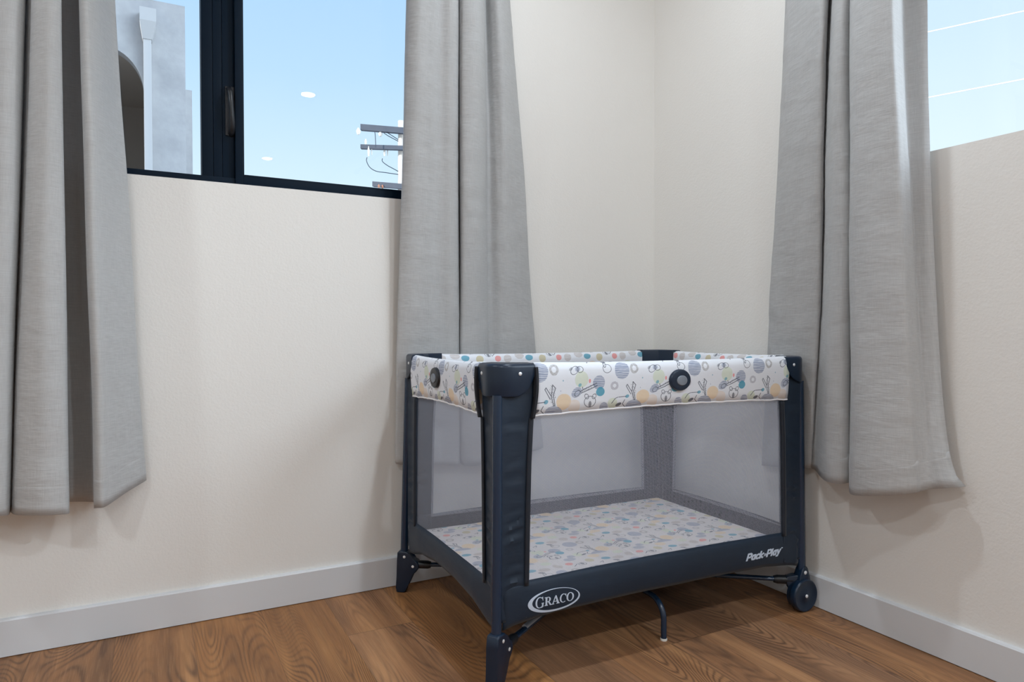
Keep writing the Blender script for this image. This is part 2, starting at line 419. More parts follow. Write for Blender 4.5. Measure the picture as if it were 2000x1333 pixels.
def solid(o, t, off=0):
    md = o.modifiers.new('thickness', 'SOLIDIFY'); md.thickness = t; md.offset = off; return o
def cyl(bm, c, axis, r, h, n=24, bev=0.0):
    c = Vector(c); ax = Vector(axis).normalized()
    if bev:
        return tube(bm, [c, c + ax*bev*0.3, c + ax*bev, c + ax*(h-bev), c + ax*(h-bev*0.3), c + ax*h], r, n, rs=[r-bev, r-bev*0.3, r, r, r-bev*0.3, r-bev])
    return tube(bm, [c, c + ax*h], r, n)
def lerp(a, b, t): return a + (b-a)*t
def interp(tab, x):
    if x <= tab[0][0]: return tab[0][1]
    for (a, va), (b, vb) in zip(tab, tab[1:]):
        if x <= b: return lerp(va, vb, (x-a)/(b-a))
    return tab[-1][1]
def cat(p0, p1, p2, p3, t):
    return 0.5*((2*p1) + (-p0+p2)*t + (2*p0-5*p1+4*p2-p3)*t*t + (-p0+3*p1-3*p2+p3)*t**3)
def arc(cx, cy, r, a0, a1, n): return [(cx + r*math.cos(math.radians(lerp(a0, a1, i/n))), cy + r*math.sin(math.radians(lerp(a0, a1, i/n)))) for i in range(n+1)]

# ---------------------------------------------------------------- room
XW, YS, TH = -4.2, -6.0, 0.16           # west and south limits, wall thickness
SILL_N, SILL_E, HEAD = 1.232, 1.2626, 2.16
NX0, NX1 = -2.62, -0.93                 # opening in the wall behind the crib (north)
EY0, EY1 = -3.60, -0.905                 # opening in the right wall (east)
struct('floor', box(bmesh.new(), XW-TH, TH, YS-TH, TH, -0.12, 0), M_FLOOR, ang=0)
struct('ceiling', box(bmesh.new(), XW-TH, TH, YS-TH, TH, CEIL, CEIL+0.12), M_CEIL, ang=0)
def wall_with_hole(axis, lo, hi, h0, h1, z0, z1, p0, p1):
    bm = bmesh.new()
    P = (lambda a, z, d: (a, d, z)) if axis == 'x' else (lambda a, z, d: (d, a, z))
    As = [lo, h0, h1, hi]; Zs = [0, z0, z1, CEIL]
    v = {(i, j, k): bm.verts.new(P(As[i], Zs[j], (p0, p1)[k])) for i in range(4) for j in range(4) for k in range(2)}
    for i in range(3):
        for j in range(3):
            if (i, j) == (1, 1): continue
            for k in range(2): bm.faces.new([v[i, j, k], v[i+1, j, k], v[i+1, j+1, k], v[i, j+1, k]])
    def side(a, b): bm.faces.new([v[(*a, 0)], v[(*b, 0)], v[(*b, 1)], v[(*a, 1)]])
    for i in range(3): side((i, 0), (i+1, 0)); side((i, 3), (i+1, 3)); side((0, i), (0, i+1)); side((3, i), (3, i+1))
    for a, b in (((1, 1), (2, 1)), ((2, 1), (2, 2)), ((2, 2), (1, 2)), ((1, 2), (1, 1))): side(a, b)
    return bm
struct('wall_north', wall_with_hole('x', XW, 0, NX0, NX1, SILL_N, HEAD, 0, TH), M_WALL, ang=0)
struct('wall_east', wall_with_hole('y', YS, 0, EY0, EY1, SILL_E, HEAD, 0, TH), M_WALL, ang=0)
struct('wall_west', box(bmesh.new(), XW-TH, XW, YS, TH, 0, CEIL), M_WALL, ang=0)
struct('wall_south', box(bmesh.new(), XW, 0, YS-TH, YS, 0, CEIL), M_WALL, ang=0)
BBT, BBH = 0.0145, 0.0945
prof = [(0, 0), (-BBT+0.005, 0), (-BBT+0.005, 0.0022), (-BBT, 0.0022), (-BBT, BBH-0.004), (-BBT+0.003, BBH-0.0005), (-0.001, BBH), (0, BBH)]
struct('baseboard_north', prism(bmesh.new(), prof, (XW, 0, 0), (0, 1, 0), (0, 0, 1), (1, 0, 0), -XW-BBT*0), M_BASE, ang=0)
struct('baseboard_east', prism(bmesh.new(), prof, (0, YS, 0), (1, 0, 0), (0, 0, 1), (0, 1, 0), -YS-BBT), M_BASE, ang=0)
struct('baseboard_west', prism(bmesh.new(), [(-a, b) for a, b in prof], (XW, YS, 0), (1, 0, 0), (0, 0, 1), (0, 1, 0), -YS-BBT), M_BASE, ang=0)

# window_1 (north): dark frame, fixed light at left, sash at right
def rect_ring(bm, x0, x1, z0, z1, wl, wr, wb_, wt_, y0, y1, bev=0.002):
    box(bm, x0, x0+wl, y0, y1, z0, z1, bev); box(bm, x1-wr, x1, y0, y1, z0, z1, bev)
    box(bm, x0+wl, x1-wr, y0, y1, z0, z0+wb_, bev); box(bm, x0+wl, x1-wr, y0, y1, z1-wt_, z1, bev)
    return bm
w1 = struct('window_1', rect_ring(bmesh.new(), NX0, NX1, SILL_N, HEAD, 0.03, 0.03, 0.022, 0.03, 0.03, 0.115), M_FRAME)
ST0, ST1 = -1.600, -1.514
bm = box(bmesh.new(), ST0, ST0+0.030, 0.042, 0.10, SILL_N+0.004, HEAD-0.02, 0.002); box(bm, ST0+0.0305, ST0+0.054, 0.040, 0.10, SILL_N+0.004, HEAD-0.02, 0.002)
box(bm, ST0+0.0545, ST1, 0.038, 0.10, SILL_N+0.004, HEAD-0.02, 0.002)
obj('meeting_stile', bm, M_FRAME, w1)
bm = rect_ring(bmesh.new(), ST1+0.001, NX1-0.002, SILL_N+0.002, HEAD-0.004, 0.020, 0.03, 0.024, 0.03, 0.020, 0.075, 0.002)
rect_ring(bm, ST1+0.012, NX1-0.02, SILL_N+0.02, HEAD-0.02, 0.014, 0.03, 0.016, 0.03, 0.034, 0.070, 0.002)
obj('sash_frame', bm, M_FRAME, w1)
p = box(bmesh.new(), NX0+0.029, ST0+0.002, 0.078, 0.084, SILL_N+0.02, HEAD-0.028); obj('fixed_pane', p, M_GLASS, w1, 0)
p = box(bmesh.new(), ST1+0.018, NX1-0.03, 0.050, 0.056, SILL_N+0.03, HEAD-0.03); obj('sash_pane', p, M_GLASS, w1, 0)
hz0, hz1 = at(450, 256, 1, 0.03).z, at(450, 168, 1, 0.03).z; hx = at(450, 210, 1, 0.03).x
bm = bmesh.new()
tube(bm, [(hx-0.004, 0.040, hz1), (hx-0.004, 0.026, hz1-0.004), (hx-0.002, 0.014, hz1-0.018), (hx+0.001, 0.010, lerp(hz0, hz1, .55)), (hx+0.003, 0.013, hz0+0.022), (hx+0.003, 0.026, hz0+0.004), (hx+0.003, 0.040, hz0)], 0.006, 12,
     rs=[.007, .0075, .0075, .0065, .008, .0095, .0095])
box(bm, hx-0.013, hx+0.012, 0.034, 0.041, hz0-0.006, hz1+0.006, 0.002)
obj('handle', bm, M_BLACKP, w1)
w2bm = bmesh.new()
for (a0, a1, b0, b1) in ((EY0, EY0+0.03, SILL_E, HEAD), (EY1-0.03, EY1, SILL_E, HEAD), (EY0+0.03, EY1-0.03, SILL_E, SILL_E+0.012), (EY0+0.03, EY1-0.03, HEAD-0.03, HEAD)):
    box(w2bm, 0.10, 0.155, a0, a1, b0, b1, 0.002)
w2 = struct('window_2', w2bm, M_FRAME)
obj('pane', box(bmesh.new(), 0.125, 0.131, EY0+0.028, EY1-0.028, SILL_E+0.011, HEAD-0.028), M_GLASS, w2, 0)

# ceiling downlights (seen only as glints in the glass)
for i, (x, y) in enumerate(LAMPS):
    t = thing('ceiling_downlight', {1: 'recessed ceiling downlight mirrored as the higher white glint in the window glass', 2: 'recessed ceiling downlight mirrored as the lower, smaller white glint in the window glass', 0: 'recessed ceiling downlight above the folding crib'}.get(i, 'recessed ceiling downlight away from the crib, not mirrored in the window'), 'ceiling light', (x, y, CEIL), 0, 'recessed ceiling downlights')
    bm = bmesh.new(); n = 32
    prof2 = [(0.044, -0.001), (0.048, -0.006), (0.066, -0.004), (0.070, 0.0)]
    rings = [[bm.verts.new((r*math.cos(k*2*PI/n), r*math.sin(k*2*PI/n), z)) for k in range(n)] for r, z in prof2]
    for a, b in zip(rings, rings[1:]):
        for k in range(n): bm.faces.new((a[k], a[(k+1) % n], b[(k+1) % n], b[k]))
    obj('trim_ring', bm, M_CEIL, t); bm = bmesh.new(); cyl(bm, (0, 0, -0.004), (0, 0, 1), 0.045, 0.004, 32); obj('lens', bm, M_LENS, t)

# ---------------------------------------------------------------- curtains
def curtain(name, label, axis, pts, seed, kb=1.0, pw=1.0):
    """pts: (px at the picture's top, px at the hem, distance from wall, py of the hem, distance at the hem)"""
    sgn = -1
    K = []
    for (pt, pb, d, pyb, *more) in pts:
        db = more[0] if more else max(.016, d*kb)
        A = at(pt, 0, axis, sgn*d); B = at(pb, pyb, axis, sgn*db); o_ = 1-axis
        K.append((A[o_], A.z, B[o_], B.z, d, db))
    n = len(K); fine = []
    for i in range(n-1):
        q = [K[max(i-1, 0)], K[i], K[i+1], K[min(i+2, n-1)]]
        for s in range(9):
            t = s/9; fine.append([cat(q[0][c], q[1][c], q[2][c], q[3][c], t) for c in range(6)])
    fine.append(list(K[-1]))
    Z = 76; TOP = 2.228; rows, uvs = [], []
    ss = [0]
    for a, b in zip(fine, fine[1:]): ss.append(ss[-1] + math.hypot(a[2]-b[2], a[4]-b[4]))
    for j in range(Z+1):
        r, uv = [], []
        for i, (ut, zt, ub, zb, d, db) in enumerate(fine):
            z = lerp(zb, TOP, j/Z)
            f = (z-zb)/(zt-zb); f2 = max(0, min(f, 1.0))**lerp(1, pw, max(0, (i/len(fine)-.72)/.28)) + 0.35*max(0, min(f-1.0, 0.35))
            u = lerp(ub, ut, f2)
            s = ss[i]
            nz = mnoise.noise(Vector((s*7+seed, z*1.7, seed)))*0.010 + mnoise.noise(Vector((s*16, z*5+seed, 1.3)))*0.0032
            cr_ = mnoise.noise(Vector((s*3.0+seed*2, z*16 + s*4, 7.7))); nz += 0.0016*max(0, 1-abs(cr_)*9)
            edge = min(1.0, f*3)
            g_ = max(0, min(1, (z-zb-.34)/max(.3, zt-zb-.34))) if kb < 1 or (db < d*.9 and i < len(fine)*.5) else max(0, min(1, f))
            dd = max(0.012, lerp(db, d, g_) + nz*(0.5+0.5*edge)*(0.45 if (kb < 1 or i < len(fine)*.4) and z < .85 else 1))
            if z < zb+0.085 and z > zb+0.079-0.012: dd += 0.0018
            if f > 1: dd = lerp(dd, 0.075, min(1, (f-1)/0.45)*0.55)
            q = [0, 0, z]; q[1-axis] = u + mnoise.noise(Vector((s*5, z*2.2, seed+9)))*0.004; q[axis] = sgn*dd
            r.append(tuple(q)); uv.append((s, z))
        rows.append(r); uvs.append(uv)
    o = obj(name, grid(rows, uvs), M_LINEN, None, 80)
    solid(o, 0.0022)
    # folded hem: a second layer at the bottom
    hr, hu = [], []
    for j in range(5):
        zz = j/4*0.082; r, uv = [], []
        for i, (ut, zt, ub, zb, d, db) in enumerate(fine):
            jj = zz/((TOP-zb)/Z); j0 = int(jj); tt = jj-j0
            a, b = rows[j0][i], rows[j0+1][i]; q = [lerp(a[c], b[c], tt) for c in range(3)]
            i0, i1 = max(0, i-1), min(len(fine)-1, i+1); tg = Vector(rows[j0][i1]) - Vector(rows[j0][i0]); nn = Vector((tg.y, -tg.x, 0)).normalized()
            q = Vector(q) + nn*(0.0012 if 0 < j < 4 else 0.0006) * (1 if nn.dot(Vector((0, -1, 0)) if axis else Vector((-1, 0, 0))) > 0 else (-1 if False else 1))
            r.append(tuple(q)); uv.append((ss[i], rows[0][i][2]+zz))
        hr.append(r); hu.append(uv)
    h = obj('hem', grid(hr, hu), M_LINEN, o, 80); solid(h, 0.0006)
    tag(o, label, 'curtain'); return o
curtain('curtain', 'light grey linen curtain hanging at the left end of the dark-framed window', 1, [
    (-150, -190, .05, 1000), (-120, -160, .11, 1003), (-80, -120, .13, 1004), (-50, -85, .10, 1000), (-40, -70, .05, 996), (-20, -50, .11, 1003), (10, -20, .135, 1004),
    (36, 6, .13, 1003), (47, 17, .105, 1001), (49, 19, .055, 993), (47, 16, .035, 990), (52, 20, .075, 996), (64, 32, .125, 1002), (92, 75, .165, 1003), (112, 116, .165, 1001), (121, 135, .145, 998),
    (114, 128, .075, 986), (108, 122, .03, 978), (124, 142, .02, 976), (148, 172, .02, 976), (164, 192, .035, 978), (158, 190, .08, 983), (154, 185, .13, 988), (160, 192, .16, 988), (172, 205, .165, 986), (188, 222, .14, 975), (201, 246, .10, 958), (213, 270, .055, 943), (224, 285, .030, 934)], 1.0)
curtain('curtain', 'light grey linen curtain hanging behind the crib, on the right end of the dark-framed window', 1, [
    (794, 773, .055, 898), (798, 776, .085, 902), (820, 800, .115, 905), (845, 835, .12, 906), (862, 862, .108, 904), (880, 882, .118, 905), (891, 894, .11, 904), (895, 898, .075, 900), (893, 896, .035, 893), (896, 899, .03, 893), (898, 901, .08, 900),
    (906, 908, .115, 905), (925, 928, .128, 906), (938, 946, .115, 902), (945, 958, .08, 894), (944, 960, .04, 886), (950, 968, .03, 884), (962, 990, .065, 884), (976, 1018, .085, 882), (990, 1045, .06, 876), (997, 1060, .028, 870)], 3.7, 0.42)
curtain('curtain', 'light grey linen curtain hanging on the right wall beside the crib', 0, [
    (1535, 1488, .03, 905, .018), (1545, 1496, .06, 906, .030), (1570, 1520, .085, 908, .036), (1598, 1552, .10, 910, .038), (1614, 1574, .09, 911, .036), (1621, 1584, .06, 911, .028), (1617, 1582, .03, 910, .020), (1621, 1594, .024, 915), (1625, 1604, .07, 928), (1632, 1614, .10, 936), (1646, 1636, .105, 941), (1659, 1656, .085, 938),
    (1664, 1664, .045, 930), (1660, 1660, .055, 938), (1663, 1661, .10, 955), (1672, 1670, .135, 963), (1700, 1705, .145, 965), (1728, 1750, .142, 963, .13), (1743, 1785, .138, 959, .105), (1753, 1800, .112, 955, .085), (1761, 1815, .080, 952, .075), (1765, 1830, .045, 951, .072), (1776, 1848, .034, 950, .068), (1798, 1872, .028, 948, .055), (1812, 1885, .020, 946, .035)], 6.1, 1.0, .38)
def rod(p0, p1, inward):
    t = thing('curtain_rod', 'dark metal curtain rod above the window', 'curtain rod', p0, 0)
    a = Vector((0, 0, 0)); b = Vector(p1)-Vector(p0); bm = bmesh.new(); tube(bm, [a, b], 0.0125, 16); obj('pole', bm, M_ROD, t)
    for q in (a, b): 
        bm = bmesh.new(); dr = (b-a).normalized()*(1 if q is b else -1); tube(bm, [q, q+dr*0.01, q+dr*0.03, q+dr*0.045], 0.02, 16, rs=[.013, .022, .022, .008]); obj('finial', bm, M_ROD, t)
    for f in (0.06, 0.94):
        q = a.lerp(b, f); bm = bmesh.new(); tube(bm, [q - Vector((0, 0, .016)), q - Vector((0, 0, .016)) - Vector(inward)*0.072], 0.006, 10); obj('bracket', bm, M_ROD, t)
    return t
r1 = rod((-2.85, -0.075, 2.254), (-0.42, -0.075, 2.254), (0, -1, 0)); r1['label'] = 'dark metal curtain rod above the dark-framed window'
r2 = rod((-0.075, -3.95, 2.254), (-0.075, -0.45, 2.254), (-1, 0, 0)); r2['label'] = 'dark metal curtain rod on the right wall'

# ---------------------------------------------------------------- folding crib
LX, LY = 0.99, 0.65
crib = thing('folding_crib', 'navy folding playpen crib with mesh sides and animal print rim, standing in the corner', 'crib', (-1.05072, -0.72441, 0), -0.02114)
SIDES = [((0, 0), (1, 0), (0, -1), LX), ((LX, 0), (0, 1), (1, 0), LY), ((LX, LY), (-1, 0), (0, 1), LX), ((0, LY), (0, -1), (-1, 0), LY)]
def SP(s, t, n, z):
    (ox, oy), (dx, dy), (nx, ny), _ = SIDES[s]; return Vector((ox+dx*t+nx*n, oy+dy*t+ny*n, z))
WTAB = [(.15, .080), (.237, .083), (.39, .086), (.509, .089), (.615, .095), (.73, .100)]
def wid(z, k=1.0): return interp(WTAB, z)*k
def skirt_lo(s, t, L):
    if s % 2 == 0: return interp([(0, .126), (.05, .137), (.15, .148), (.30, .151), (L-.30, .151), (L-.15, .148), (L-.05, .136), (L, .126)], t)
    return interp([(0, .126), (.06, .135), (.14, .158), (.25, .170), (L-.25, .170), (L-.14, .158), (L-.06, .135), (L, .126)], t)
def skirt_hi(s, t, L): return .233 + .006*math.sin(PI*max(0, min(1, t/L)))
def skirt_n(s, t, z, L):
    q = (z - skirt_lo(s, t, L))/(skirt_hi(s, t, L) - skirt_lo(s, t, L))
    n_ = -.003 + .006*math.sin(PI*max(0, min(1, q)))*min(1, t*8, (L-t)*8) + mnoise.noise(Vector((t*6, z*14, s*3.1)))*.003 - (.004 if q > .99 else 0) - (.003 if q < .01 else 0)
    ed = min(t, L-t)
    if ed < .10: n_ += .0016*math.sin(z*210 + t*60)*math.exp(-((z-.215)/.022)**2)*(1-ed/.10)
    return n_
for s in range(4):
    L = SIDES[s][3]; N = 60
    # rail cover: wraps the top rail, hangs outside and inside
    prof3 = [(.001, .617), (.004, .64), (.006, .67), (.007, .70), (.007, .718), (.003, .730), (-.005, .7355), (-.014, .7345), (-.022, .728), (-.025, .715), (-.024, .69), (-.020, .655), (-.016, .622)]
    pl_ = [0]
    for a, b in zip(prof3, prof3[1:]): pl_.append(pl_[-1] + math.hypot(a[0]-b[0], a[1]-b[1]))
    rows, uvs = [], []; t0, t1 = (.099 if s == 0 else .073), L-(.080 if s == 3 else .073)
    for k, (n_, z) in enumerate(prof3):
        r, uv = [], []
        for i in range(N+1):
            t = lerp(t0, t1, i/N); q = i/N
            wv = mnoise.noise(Vector((t*28, s*5.0, k*.25)))*.0018
            zz = z + (.007*math.sin(PI*q) if z < .66 else 0) + (wv*1.4 if z < .63 else 0) + (.004*abs(2*q-1)**3 if z > .70 else 0)
            r.append(SP(s, t, n_ + wv, zz)); uv.append((t-.10 + s*.31, pl_[k]))
        rows.append(r); uvs.append(uv)
    rc = obj('rail_cover', grid(rows, uvs), M_PRINT, crib, 60); solid(rc, .002)
    bm = bmesh.new(); tube(bm, [rows[0][i] + Vector((0, 0, .0004*math.sin(i*1.9))) for i in range(N+1)], .0024, 8); obj('piping', bm, M_PIPE, rc)
    bm = bmesh.new(); tube(bm, [SP(s, .03, -.009, .719), SP(s, L-.03, -.009, .719)], .011, 14); obj('top_rail', bm, M_NAVYT, crib)
    # release button, long sides and short sides
    cx, cz = L*.525 if s == 0 else (L*.446 if s == 3 else L*.5), .686
    bm = bmesh.new(); rr = []
    for (f, dn) in ((1.0, .004), (1.0, .010), (.94, .0135), (.80, .015), (.55, .0145)):
        rr.append([bm.verts.new(SP(s, cx + .0335*f*math.cos(k*2*PI/40), dn+.001, cz + .0280*f*math.sin(k*2*PI/40))) for k in range(40)])
    for a, b in zip(rr, rr[1:]):
        for k in range(40): bm.faces.new((a[k], a[(k+1) % 40], b[(k+1) % 40], b[k]))
    bm.faces.new(rr[-1]); bm.faces.new(rr[0][::-1])
    rb = obj('release_button', bm, M_BLACKP if s else M_NAVYP, crib)
    bm = bmesh.new(); rr = []
    for (f, dn) in ((1.0, .012), (1.0, .0155), (.9, .0172), (.5, .018)):
        rr.append([bm.verts.new(SP(s, cx+.002 + .0168*f*math.cos(k*2*PI/32), dn+.001, cz-.001 + .0130*f*math.sin(k*2*PI/32))) for k in range(32)])
    for a, b in zip(rr, rr[1:]):
        for k in range(32): bm.faces.new((a[k], a[(k+1) % 32], b[(k+1) % 32], b[k]))
    bm.faces.new(rr[-1]); bm.faces.new(rr[0][::-1])
    o = obj('press_pad', bm, M_GREYP, rb); o['label'] = 'grey oval centre of the button'
    # netting
    rows, uvs = [], []; NZ, NT = 14, 24
    for k in range(NZ+1):
        z = lerp(.226, .634, k/NZ); r, uv = [], []
        for i in range(NT+1):
            t = lerp(wid(z)-.004, L-wid(z, .80 if s == 3 else 1)+.004, i/NT); q = math.sin(PI*i/NT)*math.sin(PI*k/NZ)
            r.append(SP(s, t, -.007 - .006*q, z)); uv.append((t, z))
        rows.append(r); uvs.append(uv)
    obj('mesh_panel', grid(rows, uvs), M_NET, crib, 60)
    # skirt
    rows, uvs = [], []; NT = 70
    for k in range(9):
        r, uv = [], []
        for i in range(NT+1):
            t = lerp(.019, L-.019, i/NT); a, b = skirt_lo(s, t, L), skirt_hi(s, t, L); z = lerp(a, b, k/8)
            n_ = skirt_n(s, t, z, L)
            r.append(SP(s, t, n_, z)); uv.append((t, z))
        rows.append(r); uvs.append(uv)
    sk = obj('skirt', grid(rows, uvs), M_NAVYF, crib, 60); solid(sk, .002)
    if s == 0: front_skirt = sk

# corners: post, fabric panel, cap, strap
LEAN = [(.010, .010, .003, .003), (LX-.010, .010, LX-.004, .004), (LX-.010, LY-.010, LX-.004, LY+.004), (.006, LY-.010, -.004, LY+.010)]
POSTX = []
for c in range(4):
    s, sp = c, (c-1) % 4; Lp = SIDES[sp][3]
    xt, yt, xb, yb = LEAN[c]
    bm = bmesh.new(); tube(bm, [(lerp(xb, xt, f), lerp(yb, yt, f), lerp(.09, .667, f)) for f in (0, .5, 1)], .0118, 20); obj('corner_post', bm, M_NAVYT, crib)
    def CP(a, n, z):        # a>0 runs along side s, a<0 back along side sp
        return SP(s, a, n, z) if a >= 0 else SP(sp, Lp+a, n, z)
    # fabric panels each side of the post, one sheet folded behind it
    rows, uvs = [], []; NZ = 66
    for k in range(NZ+1):
        z = lerp(.150, .728, k/NZ); w_ = wid(z); wb_2 = wid(z, .80 if c == 0 else 1)
        lst = []
        for i in range(19): lst.append(('b', lerp(-wb_2, -.016, i/18)))
        lst.append(('m', 0))
        for i in range(19): lst.append(('a', lerp(.016, w_, i/18)))
        r, uv = [], []
        for kind, a in lst:
            if kind == 'm': P = CP(.016, -.018, z)
            else:
                wr = 0
                for (zc, tilt, amp) in ((.238, .10, .0030), (.262, .18, .0022), (.336, .22, .0032), (.364, .25, .0030), (.385, .2, .002), (.46, .1, .0014), (.585, -.05, .0020), (.50, .25, .0012)):
                    dz = z - zc - tilt*(abs(a)-.05); wr += amp*1.7*math.exp(-(dz/.0060)**2) - amp*1.1*math.exp(-((dz-.013)/.008)**2)
                wr *= min(1, (abs(a)-.016)/.02)*max(0, min(1, ((w_ if a > 0 else wb_2)-.010-abs(a))/.014))
                P = CP(a, -.001 - .010*math.sin(PI*min(1, (abs(a)-.016)/(w_-.016)))*(.35) + wr + mnoise.noise(Vector((a*20, z*9, c*4)))*.0012, z)
            r.append(P); uv.append((a, z))
        rows.append(r); uvs.append(uv)
    cp = obj('corner_panel', grid(rows, uvs), M_NAVYF, crib, 60); solid(cp, .0015)
    for sg in (1, -1):     # dark binding along the panel's outer edges
        rows = []
        for k in range(41):
            z = lerp(.226, .612, k/40); w_ = wid(z, .80 if (c == 0 and sg < 0) else 1); rows.append([CP(sg*(w_-.010), .0012, z), CP(sg*(w_-.004), .0030, z), CP(sg*(w_+.001), .0022, z), CP(sg*(w_+.0035), -.003, z)])
        o = obj('binding', grid(rows), M_NAVYD, cp, 60); solid(o, .001)
        if c: continue          # strap that loops the rail cover beside the cap
        rows = []
        for k in range(31):
            z = lerp(.612, .730, k/30); bow = math.sin(PI*min(1, (z-.612)/.14))
            a = (.092 if sg > 0 else .074) + .005*bow - .005*(1-k/30)*(1 if sg > 0 else 2.2)
            rows.append([CP(sg*a, .004+.004*bow, z), CP(sg*(a+.002), .011+.004*bow, z), CP(sg*(a+.0065), .0115+.004*bow, z), CP(sg*(a+.0085), .004, z)])
        o = obj('strap', grid(rows), M_STRAP, cp, 50); solid(o, .002)
    # moulded corner cap
    path = []; R = .040; A0, A1 = .108, (.108 if c % 2 == 0 else .100)
    # outer path from -A to +A round the corner, in corner frame (p along side s, q along side sp backwards), outward negative
    As, Ap = [(.095, .076), (.082, .084), (.104, .104), (.084, .108)][c]; e = -.009
    for i in range(9): path.append((e, lerp(Ap, R, i/8)))
    for i in range(1, 13):
        th = PI + PI/2*i/12; path.append((R + (R-e)*math.cos(th), R + (R-e)*math.sin(th)))
    for i in range(1, 9): path.append((lerp(R, As, i/8), e))
    inner = []
    for i, (px_, py_) in enumerate(path):
        f = i/(len(path)-1); 
        # concave diagonal inside face
        a = Vector((.030, Ap)); b = Vector((As, .030)); q = a.lerp(b, f); ctr = Vector((.052, .052)); q = q*(1-.72*math.sin(PI*f)) + ctr*(.72*math.sin(PI*f)); inner.append(tuple(q))
    def PQ(p_, q_, z):      # p along side s, q along previous side reversed
        d1 = Vector((*SIDES[s][1], 0)); d2 = -Vector((*SIDES[sp][1], 0)); o_ = Vector((*SIDES[s][0], 0)); return o_ + d1*p_ + d2*q_ + Vector((0, 0, z))
    secs = []
    for i, (po, pi_) in enumerate(zip(path, inner)):
        ext = max(po[0], po[1]); lo = interp([(.0, .664), (.052, .664), (.066, .667), (.080, .674), (.092, .684), (.100, .694), (.105, .706), (.109, .722)], ext)
        if max(As, Ap) > 0 and (po[1] > R or po[0] > R):
            Am = Ap if po[1] > R else As; ext = (ext-R)/(Am-R)*(.108-R)+R
            lo = interp([(.0, .664), (.052, .664), (.066, .667), (.080, .674), (.092, .684), (.100, .694), (.105, .702), (.109, .712)], ext)
        if c:
            ext = max(po[0], po[1]); Am = (Ap if po[1] > po[0] else As)
            lo = .664 + .062*(1 - math.sqrt(max(0, 1 - min(1, max(0, ext-.006)/(Am-.004))**2)))
        ov = Vector(po); iv = Vector(pi_); dr = (iv-ov).normalized()
        def mk(v, z): return PQ(v[0], v[1], z)
        top = .7385 if c < 2 else .742
        sec = [mk(ov+dr*.004, lo-.001), mk(ov+dr*.001, lo), mk(ov, lo+.003), mk(ov, top-.009), mk(ov+dr*.0012, top-.0045), mk(ov+dr*.0045, top-.001), mk(ov+dr*.009, top), mk(iv-dr*.004, top+.001), mk(iv-dr*.0008, top-.0005), mk(iv, top-.004), mk(iv, .702), mk(iv-dr*.004, .702), mk(iv-dr*.004, top-.006), mk(ov+dr*.006, top-.006), mk(ov+dr*.005, lo)]
        secs.append(sec)
    bm = bmesh.new(); vv = [[bm.verts.new(p) for p in sec] for sec in secs]; m_ = len(vv[0])
    for a, b in zip(vv, vv[1:]):
        for k in range(m_): bm.faces.new((a[k], a[(k+1) % m_], b[(k+1) % m_], b[k]))
    bm.faces.new(vv[0]); bm.faces.new(vv[-1][::-1])
    cap = obj('corner_cap', bm, M_NAVYP, crib, 35)
    for (a_, sg) in ((.058, 1), (.055, -1)):
        p0 = CP(sg*a_, .0085, .7155); nrm = CP(sg*a_, 1.0085, .7155) - p0
        bm = bmesh.new(); tube(bm, [p0, p0+nrm*.0012, p0+nrm*.0022, p0+nrm*.0026], .004, 16, rs=[.0042, .0042, .003, .001]); o = obj('rivet', bm, M_METAL, cap); o['label'] = 'silver rivet'

# feet under the left pair of corners, wheels under the right pair
HUB = Vector((LX/2, LY/2, .095))
def foot(c):
    xb, yb = LEAN[c][2], LEAN[c][3]; base = Vector((xb, yb, 0)); d = (Vector((HUB.x, HUB.y, 0)) - base); d.z = 0; d.normalize(); n = d.cross(Vector((0, 0, 1)))
    out = [(-.0175, .124), (-.0185, .100), (-.0200, .050), (-.0225, .014), (-.0215, .003), (-.017, 0), (.003, 0), (.008, .004), (.0105, .014), (.0135, .030), (.020, .044), (.031, .056), (.042, .066), (.050, .077), (.051, .088), (.045, .098), (.034, .104), (.026, .108), (.020, .116), (.016, .126), (.010, .1285), (-.012, .1285)]
    bm = prism(bmesh.new(), out, base - n*.0155, d, (0, 0, 1), n, .031, .005, 3)
    o = obj('foot', bm, M_NAVYP, crib, 50)
    for (a, z) in ((.005, .112), (.032, .083)):
        for sg in (1, -1):
            p0 = base + d*a + n*(.0155*sg) + Vector((0, 0, z)); bm = bmesh.new(); tube(bm, [p0-n*sg*.001, p0+n*sg*.001, p0+n*sg*.002], .004, 14, rs=[.0042, .0042, .002]); r_ = obj('rivet', bm, M_METAL, o); r_['label'] = 'silver rivet'
    return base, d, n
def bar(c, start, sleeve=False):
    xb, yb = LEAN[c][2], LEAN[c][3]; base = Vector((xb, yb, 0)); d = (Vector((HUB.x, HUB.y, 0)) - base).normalized()
    a = base + d*start + Vector((0, 0, .086)); b = Vector((HUB.x, HUB.y, .098)) - d*.03
    bm = bmesh.new(); tube(bm, [a, a.lerp(b, .5), b], .0085, 14, flat=.8); o = obj('floor_bar', bm, M_NAVYT, crib)
    if sleeve:
        bm = bmesh.new(); tube(bm, [a.lerp(b, .17)+Vector((0, 0, .0035)), a.lerp(b, .42)+Vector((0, 0, .0035))], .0075, 14); q = obj('sleeve', bm, M_STEEL, o); q['label'] = 'bare steel stretch of the bar'
    bm = bmesh.new(); tube(bm, [a - d*.012, a + d*.030, a + d*.040], .0125, 14, rs=[.0125, .0125, .010]); obj('bar_socket', bm, M_BLACKP, o)
for c in (0, 3): foot(c)
bar(0, .045, True); bar(3, .045); bar(1, .038); bar(2, .038)
